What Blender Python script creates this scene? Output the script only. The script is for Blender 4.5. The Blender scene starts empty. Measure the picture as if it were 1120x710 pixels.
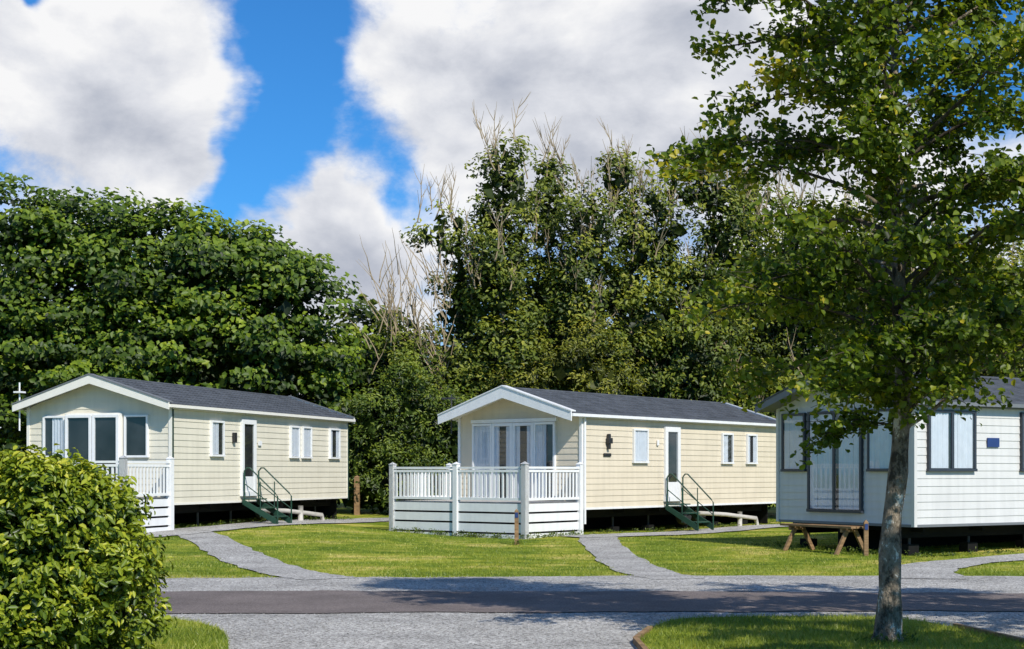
import bpy, math, random
import numpy as np
from mathutils import Vector, Matrix
random.seed(7); rng=np.random.default_rng(7)
S=bpy.context.scene
COL=S.collection
EYE=1.6
# ------------------------------------------------------------------ materials
def newmat(name):
    m=bpy.data.materials.new(name); m.use_nodes=True
    nt=m.node_tree; nt.nodes.clear()
    out=nt.nodes.new('ShaderNodeOutputMaterial')
    return m,nt,out
def ramp(nt,stops,interp='LINEAR'):
    r=nt.nodes.new('ShaderNodeValToRGB'); r.color_ramp.interpolation=interp
    e=r.color_ramp.elements
    while len(e)<len(stops): e.new(0.5)
    for i,(p,c) in enumerate(stops):
        e[i].position=p; e[i].color=(c[0],c[1],c[2],1)
    return r
def simple(name,col,rough=.5,spec=.5,metal=0,noise=.12,nscale=6,bump=0,bscale=40,stretch=(1,1,1),streak=0):
    m,nt,out=newmat(name)
    b=nt.nodes.new('ShaderNodeBsdfPrincipled')
    b.inputs['Roughness'].default_value=rough; b.inputs['Metallic'].default_value=metal
    b.inputs['Specular IOR Level'].default_value=spec
    tc=nt.nodes.new('ShaderNodeTexCoord')
    mp=nt.nodes.new('ShaderNodeMapping'); mp.inputs['Scale'].default_value=stretch
    nt.links.new(tc.outputs['Object'],mp.inputs['Vector'])
    n=nt.nodes.new('ShaderNodeTexNoise'); n.inputs['Scale'].default_value=nscale; n.inputs['Detail'].default_value=5
    nt.links.new(mp.outputs[0],n.inputs['Vector'])
    lo=[c*(1-noise) for c in col]; hi=[min(1,c*(1+noise)) for c in col]
    r=ramp(nt,[(.3,lo),(.7,hi)])
    nt.links.new(n.outputs['Fac'],r.inputs[0]); last=r.outputs[0]
    if streak:
        mp2=nt.nodes.new('ShaderNodeMapping'); mp2.inputs['Scale'].default_value=(5,5,.35)
        nt.links.new(tc.outputs['Object'],mp2.inputs['Vector'])
        n3=nt.nodes.new('ShaderNodeTexNoise'); n3.inputs['Scale'].default_value=1.6; n3.inputs['Detail'].default_value=6
        nt.links.new(mp2.outputs[0],n3.inputs['Vector'])
        r3=ramp(nt,[(.35,[1-streak]*3),(.6,(1,1,1))]); nt.links.new(n3.outputs['Fac'],r3.inputs[0])
        mx=nt.nodes.new('ShaderNodeMixRGB'); mx.blend_type='MULTIPLY'; mx.inputs[0].default_value=1
        nt.links.new(last,mx.inputs[1]); nt.links.new(r3.outputs[0],mx.inputs[2]); last=mx.outputs[0]
    nt.links.new(last,b.inputs['Base Color'])
    if bump:
        n2=nt.nodes.new('ShaderNodeTexNoise'); n2.inputs['Scale'].default_value=bscale; n2.inputs['Detail'].default_value=4
        nt.links.new(mp.outputs[0],n2.inputs['Vector'])
        bp=nt.nodes.new('ShaderNodeBump'); bp.inputs['Strength'].default_value=bump; bp.inputs['Distance'].default_value=.02
        nt.links.new(n2.outputs['Fac'],bp.inputs['Height']); nt.links.new(bp.outputs[0],b.inputs['Normal'])
    nt.links.new(b.outputs[0],out.inputs[0])
    return m
def leafmat(name,stops,trans=.3,rough=.45,spec=.35):
    m,nt,out=newmat(name)
    a=nt.nodes.new('ShaderNodeAttribute'); a.attribute_name='tone'
    r=ramp(nt,stops); nt.links.new(a.outputs['Fac'],r.inputs[0])
    b=nt.nodes.new('ShaderNodeBsdfPrincipled'); b.inputs['Roughness'].default_value=rough
    b.inputs['Specular IOR Level'].default_value=spec
    t=nt.nodes.new('ShaderNodeBsdfTranslucent')
    hs=nt.nodes.new('ShaderNodeMixRGB'); hs.blend_type='MULTIPLY'; hs.inputs[0].default_value=1; hs.inputs[2].default_value=(1.35,1.35,.5,1)
    nt.links.new(r.outputs[0],hs.inputs[1]); nt.links.new(hs.outputs[0],t.inputs['Color'])
    nt.links.new(r.outputs[0],b.inputs['Base Color'])
    mx=nt.nodes.new('ShaderNodeMixShader'); mx.inputs[0].default_value=trans
    nt.links.new(b.outputs[0],mx.inputs[1]); nt.links.new(t.outputs[0],mx.inputs[2])
    nt.links.new(mx.outputs[0],out.inputs[0])
    return m
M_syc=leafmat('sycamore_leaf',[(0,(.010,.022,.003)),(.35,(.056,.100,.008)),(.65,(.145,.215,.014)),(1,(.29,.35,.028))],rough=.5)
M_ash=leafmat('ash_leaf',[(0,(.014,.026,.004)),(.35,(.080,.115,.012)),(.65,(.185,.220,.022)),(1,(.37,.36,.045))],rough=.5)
M_hedge=leafmat('hedge_leaf',[(0,(.012,.026,.004)),(.4,(.075,.120,.012)),(1,(.25,.30,.035))])
M_will=leafmat('yellow_leaf',[(0,(.03,.040,.006)),(.5,(.19,.205,.020)),(1,(.42,.38,.05))])
M_near=leafmat('birch_leaf',[(0,(.020,.036,.004)),(.4,(.095,.150,.010)),(.75,(.21,.265,.018)),(1,(.48,.40,.03))],trans=.42)
M_bush=leafmat('laurel_leaf',[(0,(.02,.042,.005)),(.3,(.10,.155,.010)),(.65,(.28,.33,.020)),(1,(.54,.51,.05))],trans=.25,rough=.4,spec=.4)
M_grassb=leafmat('grass_blade',[(0,(.12,.17,.02)),(.5,(.26,.31,.032)),(1,(.52,.48,.12))],trans=.25)
def barkmat(name,c0,c1,c2,sc=6):
    m,nt,out=newmat(name)
    b=nt.nodes.new('ShaderNodeBsdfPrincipled'); b.inputs['Roughness'].default_value=.9; b.inputs['Specular IOR Level'].default_value=.15
    tc=nt.nodes.new('ShaderNodeTexCoord'); mp=nt.nodes.new('ShaderNodeMapping'); mp.inputs['Scale'].default_value=(1,1,.6)
    nt.links.new(tc.outputs['Object'],mp.inputs[0])
    n=nt.nodes.new('ShaderNodeTexNoise'); n.inputs['Scale'].default_value=sc; n.inputs['Detail'].default_value=8; n.inputs['Roughness'].default_value=.75
    nt.links.new(mp.outputs[0],n.inputs['Vector'])
    r=ramp(nt,[(.40,c0),(.5,c1),(.55,c1),(.60,c2)]); nt.links.new(n.outputs['Fac'],r.inputs[0]); nt.links.new(r.outputs[0],b.inputs['Base Color'])
    n2=nt.nodes.new('ShaderNodeTexNoise'); n2.inputs['Scale'].default_value=sc*5; n2.inputs['Detail'].default_value=6
    nt.links.new(mp.outputs[0],n2.inputs['Vector'])
    bp=nt.nodes.new('ShaderNodeBump'); bp.inputs['Strength'].default_value=1; bp.inputs['Distance'].default_value=.04
    nt.links.new(n2.outputs['Fac'],bp.inputs['Height']); nt.links.new(bp.outputs[0],b.inputs['Normal'])
    nt.links.new(b.outputs[0],out.inputs[0]); return m
M_bark=barkmat('birch_bark',(.06,.048,.034),(.24,.195,.14),(.72,.66,.55),7)
M_barkd=barkmat('dark_bark',(.03,.025,.018),(.09,.075,.055),(.18,.15,.11),3)
M_twig=simple('twig_bark',(.28,.22,.14),.9,.1)

M_cream=simple('cream_cladding',(.70,.65,.525),.45,.35,noise=.05,nscale=1.5,streak=.07)
M_cream2=simple('beige_cladding',(.69,.605,.46),.45,.35,noise=.05,nscale=1.5,streak=.07)
M_grey=simple('pale_grey_cladding',(.62,.61,.585),.45,.35,noise=.05,nscale=1.5,streak=.07)
M_white=simple('white_upvc',(.80,.80,.79),.35,.5,noise=.03,streak=.05)
M_creamtrim=simple('cream_trim',(.78,.75,.67),.4,.4,noise=.03)
M_anth=simple('anthracite_frame',(.035,.042,.055),.4,.5,noise=.05)
M_greytrim=simple('grey_trim',(.16,.17,.18),.5,.4,noise=.05)
M_greentrim=simple('dark_green_trim',(.02,.05,.035),.5,.4)
M_steps=simple('green_steel',(.015,.055,.035),.5,.4)
M_dark=simple('dark_void',(.012,.012,.012),.9,.1)  # near-black; stands in for shade under floors and behind skirt boards
M_steel=simple('chassis_steel',(.05,.05,.05),.6,.4)
M_tyre=simple('tyre_rubber',(.02,.02,.02),.8,.3)
M_wood=simple('timber',(.25,.155,.08),.8,.2,noise=.35,nscale=5,stretch=(1,1,6),bump=.3)
M_pipe=simple('grey_pipe',(.50,.47,.42),.5,.4)
M_inter=simple('dim_interior',(.035,.035,.035),.8,.2,noise=.5,nscale=2)
M_curt=simple('net_curtain',(.72,.73,.76),.9,.1,noise=.06)
M_curtd=simple('grey_curtain',(.60,.62,.66),.9,.1,noise=.08)
M_sign=simple('blue_plaque',(.02,.045,.16),.4,.5)
M_black=simple('black_plastic',(.02,.02,.022),.4,.5)
M_deck=simple('deck_boards',(.42,.40,.37),.7,.2,noise=.2)
def glassmat():
    m,nt,out=newmat('window_glass')
    t=nt.nodes.new('ShaderNodeBsdfTransparent'); t.inputs[0].default_value=(.88,.91,.93,1)
    g=nt.nodes.new('ShaderNodeBsdfGlossy'); g.inputs['Roughness'].default_value=.02
    f=nt.nodes.new('ShaderNodeLayerWeight'); f.inputs['Blend'].default_value=.25
    ma=nt.nodes.new('ShaderNodeMath'); ma.operation='MULTIPLY_ADD'; ma.inputs[1].default_value=.36; ma.inputs[2].default_value=.05
    nt.links.new(f.outputs['Facing'],ma.inputs[0])
    x=nt.nodes.new('ShaderNodeMixShader'); nt.links.new(ma.outputs[0],x.inputs[0]); nt.links.new(t.outputs[0],x.inputs[1]); nt.links.new(g.outputs[0],x.inputs[2])
    nt.links.new(x.outputs[0],out.inputs[0]); return m
M_glass=glassmat()
def roofmat(name,c):
    m,nt,out=newmat(name)
    b=nt.nodes.new('ShaderNodeBsdfPrincipled'); b.inputs['Roughness'].default_value=.6; b.inputs['Specular IOR Level'].default_value=.3
    tc=nt.nodes.new('ShaderNodeTexCoord')
    n=nt.nodes.new('ShaderNodeTexNoise'); n.inputs['Scale'].default_value=3; n.inputs['Detail'].default_value=6
    nt.links.new(tc.outputs['Object'],n.inputs['Vector'])
    r=ramp(nt,[(.3,[k*.7 for k in c]),(.7,[k*1.3 for k in c])]); nt.links.new(n.outputs['Fac'],r.inputs[0])
    nt.links.new(r.outputs[0],b.inputs['Base Color']); nt.links.new(b.outputs[0],out.inputs[0]); return m
M_roof=roofmat('metal_tile_roof',(.072,.078,.088))
def grassmat():
    m,nt,out=newmat('mown_grass')
    b=nt.nodes.new('ShaderNodeBsdfPrincipled'); b.inputs['Roughness'].default_value=.9; b.inputs['Specular IOR Level'].default_value=.1
    tc=nt.nodes.new('ShaderNodeTexCoord')
    n=nt.nodes.new('ShaderNodeTexNoise'); n.inputs['Scale'].default_value=.5; n.inputs['Detail'].default_value=7; n.inputs['Roughness'].default_value=.72
    nt.links.new(tc.outputs['Object'],n.inputs['Vector'])
    r=ramp(nt,[(.36,(.095,.155,.014)),(.46,(.175,.24,.022)),(.54,(.30,.325,.040)),(.62,(.52,.45,.14))])
    nt.links.new(n.outputs['Fac'],r.inputs[0])
    n2=nt.nodes.new('ShaderNodeTexNoise'); n2.inputs['Scale'].default_value=14; n2.inputs['Detail'].default_value=8; n2.inputs['Roughness'].default_value=.8
    nt.links.new(tc.outputs['Object'],n2.inputs['Vector'])
    r2=ramp(nt,[(.3,(.38,.44,.38)),(.7,(1.45,1.4,1.3))]); nt.links.new(n2.outputs['Fac'],r2.inputs[0])
    # faint mower stripes
    mp=nt.nodes.new('ShaderNodeMapping'); mp.inputs['Rotation'].default_value=(0,0,math.radians(20)); mp.inputs['Scale'].default_value=(.12,1.8,1)
    nt.links.new(tc.outputs['Object'],mp.inputs[0])
    n4=nt.nodes.new('ShaderNodeTexNoise'); n4.inputs['Scale'].default_value=1.2; n4.inputs['Detail'].default_value=3
    nt.links.new(mp.outputs[0],n4.inputs['Vector'])
    r4=ramp(nt,[(.38,(.78,.84,.8)),(.62,(1.25,1.16,1.1))]); nt.links.new(n4.outputs['Fac'],r4.inputs[0])
    mx=nt.nodes.new('ShaderNodeMixRGB'); mx.blend_type='MULTIPLY'; mx.inputs[0].default_value=1
    nt.links.new(r.outputs[0],mx.inputs[1]); nt.links.new(r2.outputs[0],mx.inputs[2])
    mx2=nt.nodes.new('ShaderNodeMixRGB'); mx2.blend_type='MULTIPLY'; mx2.inputs[0].default_value=1
    nt.links.new(mx.outputs[0],mx2.inputs[1]); nt.links.new(r4.outputs[0],mx2.inputs[2])
    nt.links.new(mx2.outputs[0],b.inputs['Base Color'])
    n3=nt.nodes.new('ShaderNodeTexNoise'); n3.inputs['Scale'].default_value=60; n3.inputs['Detail'].default_value=5
    nt.links.new(tc.outputs['Object'],n3.inputs['Vector'])
    bp=nt.nodes.new('ShaderNodeBump'); bp.inputs['Strength'].default_value=.8; bp.inputs['Distance'].default_value=.03
    nt.links.new(n3.outputs['Fac'],bp.inputs['Height']); nt.links.new(bp.outputs[0],b.inputs['Normal'])
    nt.links.new(b.outputs[0],out.inputs[0]); return m
M_grass=grassmat()
def gravelmat(name,dark,mid,light,scale,patch=.25,bs=.8):
    m,nt,out=newmat(name)
    b=nt.nodes.new('ShaderNodeBsdfPrincipled'); b.inputs['Roughness'].default_value=.85; b.inputs['Specular IOR Level'].default_value=.25
    tc=nt.nodes.new('ShaderNodeTexCoord')
    v=nt.nodes.new('ShaderNodeTexVoronoi'); v.inputs['Scale'].default_value=scale
    nt.links.new(tc.outputs['Object'],v.inputs['Vector'])
    sep=nt.nodes.new('ShaderNodeSeparateColor'); nt.links.new(v.outputs['Color'],sep.inputs[0])
    r=ramp(nt,[(0,dark),(.5,mid),(1,light)]); nt.links.new(sep.outputs[0],r.inputs[0])
    n=nt.nodes.new('ShaderNodeTexNoise'); n.inputs['Scale'].default_value=.9; n.inputs['Detail'].default_value=8; n.inputs['Roughness'].default_value=.7
    nt.links.new(tc.outputs['Object'],n.inputs['Vector'])
    r2=ramp(nt,[(.3,[1-patch]*3),(.7,[1+patch]*3)]); nt.links.new(n.outputs['Fac'],r2.inputs[0])
    mx=nt.nodes.new('ShaderNodeMixRGB'); mx.blend_type='MULTIPLY'; mx.inputs[0].default_value=1
    nt.links.new(r.outputs[0],mx.inputs[1]); nt.links.new(r2.outputs[0],mx.inputs[2]); nt.links.new(mx.outputs[0],b.inputs['Base Color'])
    bp=nt.nodes.new('ShaderNodeBump'); bp.inputs['Strength'].default_value=bs; bp.inputs['Distance'].default_value=.015; bp.invert=True
    nt.links.new(v.outputs['Distance'],bp.inputs['Height']); nt.links.new(bp.outputs[0],b.inputs['Normal'])
    nt.links.new(b.outputs[0],out.inputs[0]); return m
M_gravel=gravelmat('gravel',(.14,.13,.118),(.34,.325,.30),(.60,.58,.545),52,.3,.5)
M_asph=gravelmat('asphalt',(.105,.086,.078),(.155,.128,.118),(.25,.21,.195),90,.28,.5)
M_stone=simple('gravel_stone',(.38,.365,.34),.85,.2,noise=.6,nscale=9)

# ------------------------------------------------------------------ mesh helpers
def link(ob,parent=None):
    COL.objects.link(ob)
    if parent: ob.parent=parent
    return ob
class MB:
    def __init__(s): s.v=[]; s.f=[]; s.m=[]; s.mats=[]
    def mi(s,mat):
        if mat not in s.mats: s.mats.append(mat)
        return s.mats.index(mat)
    def add(s,vs,fs,mat):
        o=len(s.v); s.v+= [tuple(v) for v in vs]; k=s.mi(mat)
        for f in fs: s.f.append(tuple(i+o for i in f)); s.m.append(k)
    def box(s,x0,x1,y0,y1,z0,z1,mat):
        vs=[(x0,y0,z0),(x1,y0,z0),(x1,y1,z0),(x0,y1,z0),(x0,y0,z1),(x1,y0,z1),(x1,y1,z1),(x0,y1,z1)]
        s.add(vs,[(0,3,2,1),(4,5,6,7),(0,1,5,4),(1,2,6,5),(2,3,7,6),(3,0,4,7)],mat)
    def beam(s,p0,p1,w,z0,z1,mat,off=0):
        p0=Vector(p0[:2]);p1=Vector(p1[:2]); d=(p1-p0).normalized(); n=Vector((-d.y,d.x))
        a=p0+n*(off-w/2);b=p1+n*(off-w/2);c=p1+n*(off+w/2);e=p0+n*(off+w/2)
        vs=[(q.x,q.y,z) for z in (z0,z1) for q in (a,b,c,e)]
        s.add(vs,[(0,3,2,1),(4,5,6,7),(0,1,5,4),(1,2,6,5),(2,3,7,6),(3,0,4,7)],mat)
    def tube(s,pts,rad,mat,n=6,cap=True):
        pts=[Vector(p) for p in pts]
        if not hasattr(rad,'__len__'): rad=[rad]*len(pts)
        o=[]; 
        up=Vector((0.13,.31,.94))
        tall=abs((pts[-1]-pts[0]).normalized().dot(up))>.85
        ref=Vector((1,.1,0)) if tall else up
        for i,p in enumerate(pts):
            t=(pts[min(i+1,len(pts)-1)]-pts[max(i-1,0)]).normalized()
            a=t.cross(ref)
            if a.length<.1: a=t.cross(Vector((0,1,0)))
            a.normalize(); b=t.cross(a)
            for k in range(n):
                th=2*math.pi*k/n
                o.append(p+(a*math.cos(th)+b*math.sin(th))*rad[i])
        fs=[]
        for i in range(len(pts)-1):
            for k in range(n):
                fs.append((i*n+k,i*n+(k+1)%n,(i+1)*n+(k+1)%n,(i+1)*n+k))
        if cap: fs.append(tuple(range(n))); fs.append(tuple((len(pts)-1)*n+k for k in range(n))[::-1])
        s.add(o,fs,mat)
    def obj(s,name,parent=None,smooth=False,bevel=0):
        me=bpy.data.meshes.new(name); me.from_pydata(s.v,[],s.f)
        for m in s.mats: me.materials.append(m)
        me.polygons.foreach_set('material_index',s.m)
        if smooth: me.polygons.foreach_set('use_smooth',[True]*len(s.f))
        me.update(); ob=bpy.data.objects.new(name,me); link(ob,parent)
        if bevel:
            b=ob.modifiers.new('b','BEVEL'); b.width=bevel; b.segments=1
        return ob
def empty(name,loc=(0,0,0),ang=0):
    e=bpy.data.objects.new(name,None); e.location=loc; e.rotation_euler=(0,0,ang); e.empty_display_size=.3
    return link(e)
def fastmesh(name,V,nper,F,tone,mat,parent=None,smooth=False):
    N=V.shape[0];k=V.shape[1]; F=np.array(F); nf,fs=F.shape
    me=bpy.data.meshes.new(name)
    me.vertices.add(N*k); me.vertices.foreach_set('co',V.reshape(-1).astype(np.float32))
    idx=(F[None,:,:]+(np.arange(N)*k)[:,None,None]).reshape(-1).astype(np.int32)
    me.loops.add(len(idx)); me.loops.foreach_set('vertex_index',idx)
    me.polygons.add(N*nf)
    me.polygons.foreach_set('loop_start',np.arange(0,N*nf*fs,fs,dtype=np.int32))
    me.polygons.foreach_set('loop_total',np.full(N*nf,fs,dtype=np.int32))
    if smooth: me.polygons.foreach_set('use_smooth',np.ones(N*nf,dtype=bool))
    me.update(calc_edges=True)
    if tone is not None:
        at=me.attributes.new('tone','FLOAT','FACE'); at.data.foreach_set('value',np.repeat(tone,nf).astype(np.float32))
    me.materials.append(mat)
    ob=bpy.data.objects.new(name,me); link(ob,parent); return ob
def nrm(a): return a/np.maximum(np.linalg.norm(a,axis=1,keepdims=True),1e-9)
def leaves(name,P,Nn,size,tone,mat,parent=None,aspect=.6,fold=.18,hexa=False):
    N=len(P); Nn=nrm(Nn)
    r=rng.normal(size=(N,3)); T=nrm(np.cross(Nn,r)); B=np.cross(Nn,T)
    s=size[:,None]; w=s*aspect*.5
    if hexa:
        a=P-T*s*.5; d=P+T*s*.5-Nn*s*.12
        lift=Nn*s*fold
        b1=P-T*s*.18+B*w+lift; b2=P+T*s*.22+B*w*.85+lift
        c1=P-T*s*.18-B*w+lift; c2=P+T*s*.22-B*w*.85+lift
        V=np.stack([a,b1,b2,d,c2,c1],1); F=[(0,1,2,3),(0,3,4,5)]
    else:
        a=P-T*s*.5; c=P+T*s*.5; lift=Nn*s*fold
        V=np.stack([a,P+B*w+lift,c,P-B*w+lift],1); F=[(0,1,2),(0,2,3)]
    return fastmesh(name,V,0,F,tone,mat,parent)
def shade_core(lobes,dens=22,size=.5):  # dark inner leaves: crown shade put into their tone
    Ps=[]
    for (cx,cy,cz,rx,ry,rz) in lobes:
        n=int(dens*rx*rz)+10
        q=nrm(rng.normal(size=(n,3)))*(rng.random(n)**.4)[:,None]*.68
        Ps.append(np.array([cx,cy,cz])+q*np.array([rx,ry,rz]))
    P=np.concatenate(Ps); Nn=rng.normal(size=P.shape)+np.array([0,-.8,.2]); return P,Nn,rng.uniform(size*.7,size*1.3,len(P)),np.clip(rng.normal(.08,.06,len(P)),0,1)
def clumps(lobes,per_m2,rc=(.35,.7),nleaf=55,flat=.6,tonebase=.45,inner=.25,backdrop=.4):
    Ps=[];Ns=[];Ts=[]
    for (cx,cy,cz,rx,ry,rz) in lobes:
        area=4*math.pi*((rx*ry)**1.6/3+(rx*rz)**1.6/3+(ry*rz)**1.6/3)**(1/1.6)
        n=max(4,int(area*per_m2))
        d=nrm(rng.normal(size=(n,3))); d[:,2]=np.where(d[:,2]<-.5,-d[:,2],d[:,2])
        keep=(d[:,1]<.25)|(rng.random(n)<backdrop); d=d[keep]; n=len(d)
        rr=rng.uniform(.76,1.10,n); inn=rng.random(n)<inner; rr[inn]*=rng.uniform(.45,.8,inn.sum())
        C=np.array([cx,cy,cz])+d*np.array([rx,ry,rz])*rr[:,None]
        R=rng.uniform(rc[0],rc[1],n); tn=rng.normal(0,.13,n)
        m=np.maximum(8,(nleaf*(R/rc[1])**2).astype(int))
        I=np.repeat(np.arange(n),m); k=len(I)
        q=nrm(rng.normal(size=(k,3)))*(rng.random(k)**.45)[:,None]
        P=C[I]+q*R[I][:,None]*np.array([1,1,flat])
        Nn=q*.5+d[I]*.35+np.array([.18,-.35,.5])+rng.normal(size=(k,3))*.33
        T=tonebase+tn[I]+rng.normal(0,.12,k)+q[:,2]*.26+d[I][:,2]*.06-.28*inn[I]  # clump tops lighter, inner clumps darker: light and shade put into tone
        Ps.append(P);Ns.append(Nn);Ts.append(T)
    return np.concatenate(Ps),np.concatenate(Ns),np.clip(np.concatenate(Ts),0,1)
def sstep(t):
    t=np.clip(t,0,1); return t*t*(3-2*t)
def H(x,y):
    x=np.asarray(x,float);y=np.asarray(y,float)
    return sstep((y-25)/10)*(.08+.2*sstep((-x)/7)) + .02*np.sin(x*.9+y*.35)*sstep((y-24)/3)
# ------------------------------------------------------------------ ground
def sheet(name,xs,ys,dz,mat,mask=None):
    X,Y=np.meshgrid(xs,ys); Z=H(X,Y)+dz
    nx=len(xs);ny=len(ys)
    vs=np.stack([X,Y,Z],-1).reshape(-1,3)
    fs=[(j*nx+i,j*nx+i+1,(j+1)*nx+i+1,(j+1)*nx+i) for j in range(ny-1) for i in range(nx-1)]
    me=bpy.data.meshes.new(name); me.from_pydata(vs.tolist(),[],fs); me.materials.append(mat)
    me.polygons.foreach_set('use_smooth',[True]*len(fs)); me.update()
    return link(bpy.data.objects.new(name,me))
xs=np.concatenate([[-900,-400,-150,-60],np.arange(-30,30.1,.5),[60,150,400,900]])
ys=np.concatenate([[-300,-80,-20,0,8],np.arange(10,60.1,.5),[90,200,500,1500]])
sheet('grass_ground',xs,ys,0,M_grass)
def edge(n,amp): 
    a=rng.normal(size=n); k=np.convolve(a,np.ones(5)/5,'same'); return k*amp
def strip(name,x,y0,y1,z,mat):
    mb=MB(); vs=[];fs=[]
    for i in range(len(x)): vs+= [(x[i],y0[i],z),(x[i],y1[i],z)]
    for i in range(len(x)-1): fs.append((2*i,2*i+2,2*i+3,2*i+1))
    mb.add(vs,fs,mat); return mb.obj(name)
x=np.arange(-60,60.01,.15); n=len(x)
strip('gravel_verge',x,np.full(n,4.0),22.35+edge(n,.16)+.25*np.sin(x*.35),.012,M_gravel)
strip('asphalt_road',x,16.55+edge(n,.10)+.08*np.sin(x*.5)+np.maximum(0,x-1)*.02,19.5+edge(n,.14)-np.maximum(0,x-2)*.07,.022,M_asph)
PATHS=[]
def ribbon(mb,pts,w,dz=.02):
    P=[Vector(p) for p in pts]; out=[]
    for i in range(len(P)-1):
        p0=P[max(i-1,0)];p1=P[i];p2=P[i+1];p3=P[min(i+2,len(P)-1)]
        for k in range(10):
            t=k/10; out.append(.5*((2*p1)+(p2-p0)*t+(2*p0-5*p1+4*p2-p3)*t*t+(3*p1-p0-3*p2+p3)*t**3))
    out.append(P[-1]); vs=[];fs=[];K=9
    for i,p in enumerate(out):
        t=(out[min(i+1,len(out)-1)]-out[max(i-1,0)]).normalized(); nn=Vector((-t.y,t.x))
        ww=w/2*(1+random.uniform(-.11,.11)); PATHS.append((p.x,p.y,w/2))
        for k in range(K):
            q=p+nn*ww*(2*k/(K-1)-1); vs.append((q.x,q.y,float(H(q.x,q.y))+dz))
    for i in range(len(out)-1):
        for k in range(K-1): fs.append((i*K+k,i*K+k+1,(i+1)*K+k+1,(i+1)*K+k))
    mb.add(vs,fs,M_gravel)
mb=MB(); ribbon(mb,[(-2.7,21.8),(-3.7,23.6),(-5.3,28),(-7.3,33),(-9.5,35)],.95,.018)
ribbon(mb,[(-9.6,31.6),(-8.0,32.4),(-6.7,35.5),(-4.2,42.8),(-2.5,45.5)],1.5,.026)
mb.obj('gravel_path')
mb=MB(); ribbon(mb,[(2.5,21.8),(2.1,23.8),(1.95,29),(1.95,33),(2.3,35.2)],.85,.018)
ribbon(mb,[(1.4,33.9),(2.9,35.0),(5.6,38.6),(9.4,43.4)],1.3,.026); mb.obj('gravel_path')
mb=MB(); ribbon(mb,[(6.3,21.8),(6.6,23.5),(7.5,25.3),(9.5,27.4),(16,31.6)],1.0,.02); mb.obj('gravel_path')
def island(name,pts,z):
    mb=MB(); P=[Vector(p) for p in pts]; n=len(P); o=[]
    for i in range(n):
        p0,p1,p2,p3=P[i-1],P[i],P[(i+1)%n],P[(i+2)%n]
        for k in range(6):
            t=k/6; q=.5*((2*p1)+(p2-p0)*t+(2*p0-5*p1+4*p2-p3)*t*t+(3*p1-p0-3*p2+p3)*t**3); o.append((q.x,q.y,z))
    mb.add(o,[tuple(range(len(o)))],M_grass); mb.obj(name); return np.array(o)[:,:2]
I1=island('grass_verge',[(1.5,9),(1.2,12),(1.18,13.6),(1.4,14.7),(1.85,15.7),(3,15.95),(4.1,15.75),(4.45,14.9),(4.7,13.5),(4.8,11),(4.4,8.5)],.034)
I2=island('grass_verge',[(-2.3,9),(-2.45,12.2),(-2.6,13.4),(-3.0,14.8),(-3.8,15.8),(-5.2,16.1),(-8,15.9),(-9,13),(-8,8.5)],.034)
mb=MB()
mb.beam((1.17,12.2),(1.15,13.6),.05,0,.07,M_wood); mb.beam((1.15,13.62),(1.38,14.6),.05,0,.07,M_wood)
mb.beam((4.5,14.85),(4.72,13.5),.05,0,.07,M_wood); mb.beam((4.72,13.48),(4.83,12),.05,0,.07,M_wood)
mb.obj('timber_edging')
def inside(px,py,poly):
    c=np.zeros(len(px),bool); j=len(poly)-1
    for i in range(len(poly)):
        xi,yi=poly[i];xj,yj=poly[j]
        k=((yi>py)!=(yj>py))&(px<(xj-xi)*(py-yi)/(yj-yi+1e-12)+xi); c^=k; j=i
    return c
def blades(name,X,Y,Z,h,w):
    N=len(X); P=np.stack([X,Y,Z],1); a=rng.uniform(0,2*np.pi,N); d=np.stack([np.cos(a),np.sin(a),0*a],1)
    t=P+np.stack([rng.normal(0,.5,N)*h,rng.normal(0,.5,N)*h,h],1)
    V=np.stack([P-d*w[:,None]/2,P+d*w[:,None]/2,t],1)
    tn=np.clip(.42+.28*np.sin(X*1.3+np.sin(Y*.9)*2)*np.sin(Y*.8+X*.4)+rng.normal(0,.2,N),0,1)
    fastmesh(name,V,0,[(0,1,2)],tn,M_grassb)
N=90000; X=rng.uniform(-11,13,N); Y=22.3+ (rng.random(N)**1.5)*15
ok=np.ones(N,bool)
for (a,b,w) in PATHS: ok&=((X-a)**2+(Y-b)**2)>(w*.97)**2
ok&=(abs(X)/Y<.42)&(Y>22.45+.25*np.sin(X*.35)+rng.normal(0,.06,N)); X=X[ok];Y=Y[ok]
blades('lawn_grass',X,Y,H(X,Y),rng.uniform(.02,.045,len(X)),rng.uniform(.008,.016,len(X)))
N=90000; X=rng.uniform(-6,5,N);Y=rng.uniform(11.5,16.2,N); ok=inside(X,Y,I1)|inside(X,Y,I2)
X=X[ok]+rng.normal(0,.02,ok.sum());Y=Y[ok]+rng.normal(0,.02,ok.sum())
blades('verge_grass',X,Y,np.full(len(X),.03),rng.uniform(.025,.065,len(X)),rng.uniform(.005,.010,len(X)))
N=14000; X=rng.uniform(-6,7,N); Y=np.where(rng.random(N)<.7,rng.uniform(12.3,16.6,N),rng.uniform(19.5,22.4,N))
ok=~(inside(X,Y,I1)|inside(X,Y,I2)); X=X[ok];Y=Y[ok];N=len(X)
r=rng.uniform(.004,.012,N); D=np.array([[1,0,0],[0,1,0],[-1,0,0],[0,-1,0],[0,0,.7],[0,0,-.3]])
V=np.stack([X,Y,np.full(N,.014)],1)[:,None,:]+D[None]*(r[:,None,None])*rng.uniform(.7,1.3,(N,6,1))
fastmesh('loose_gravel',V,0,[(0,1,4),(1,2,4),(2,3,4),(3,0,4),(1,0,5),(2,1,5),(3,2,5),(0,3,5)],None,M_stone)

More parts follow.
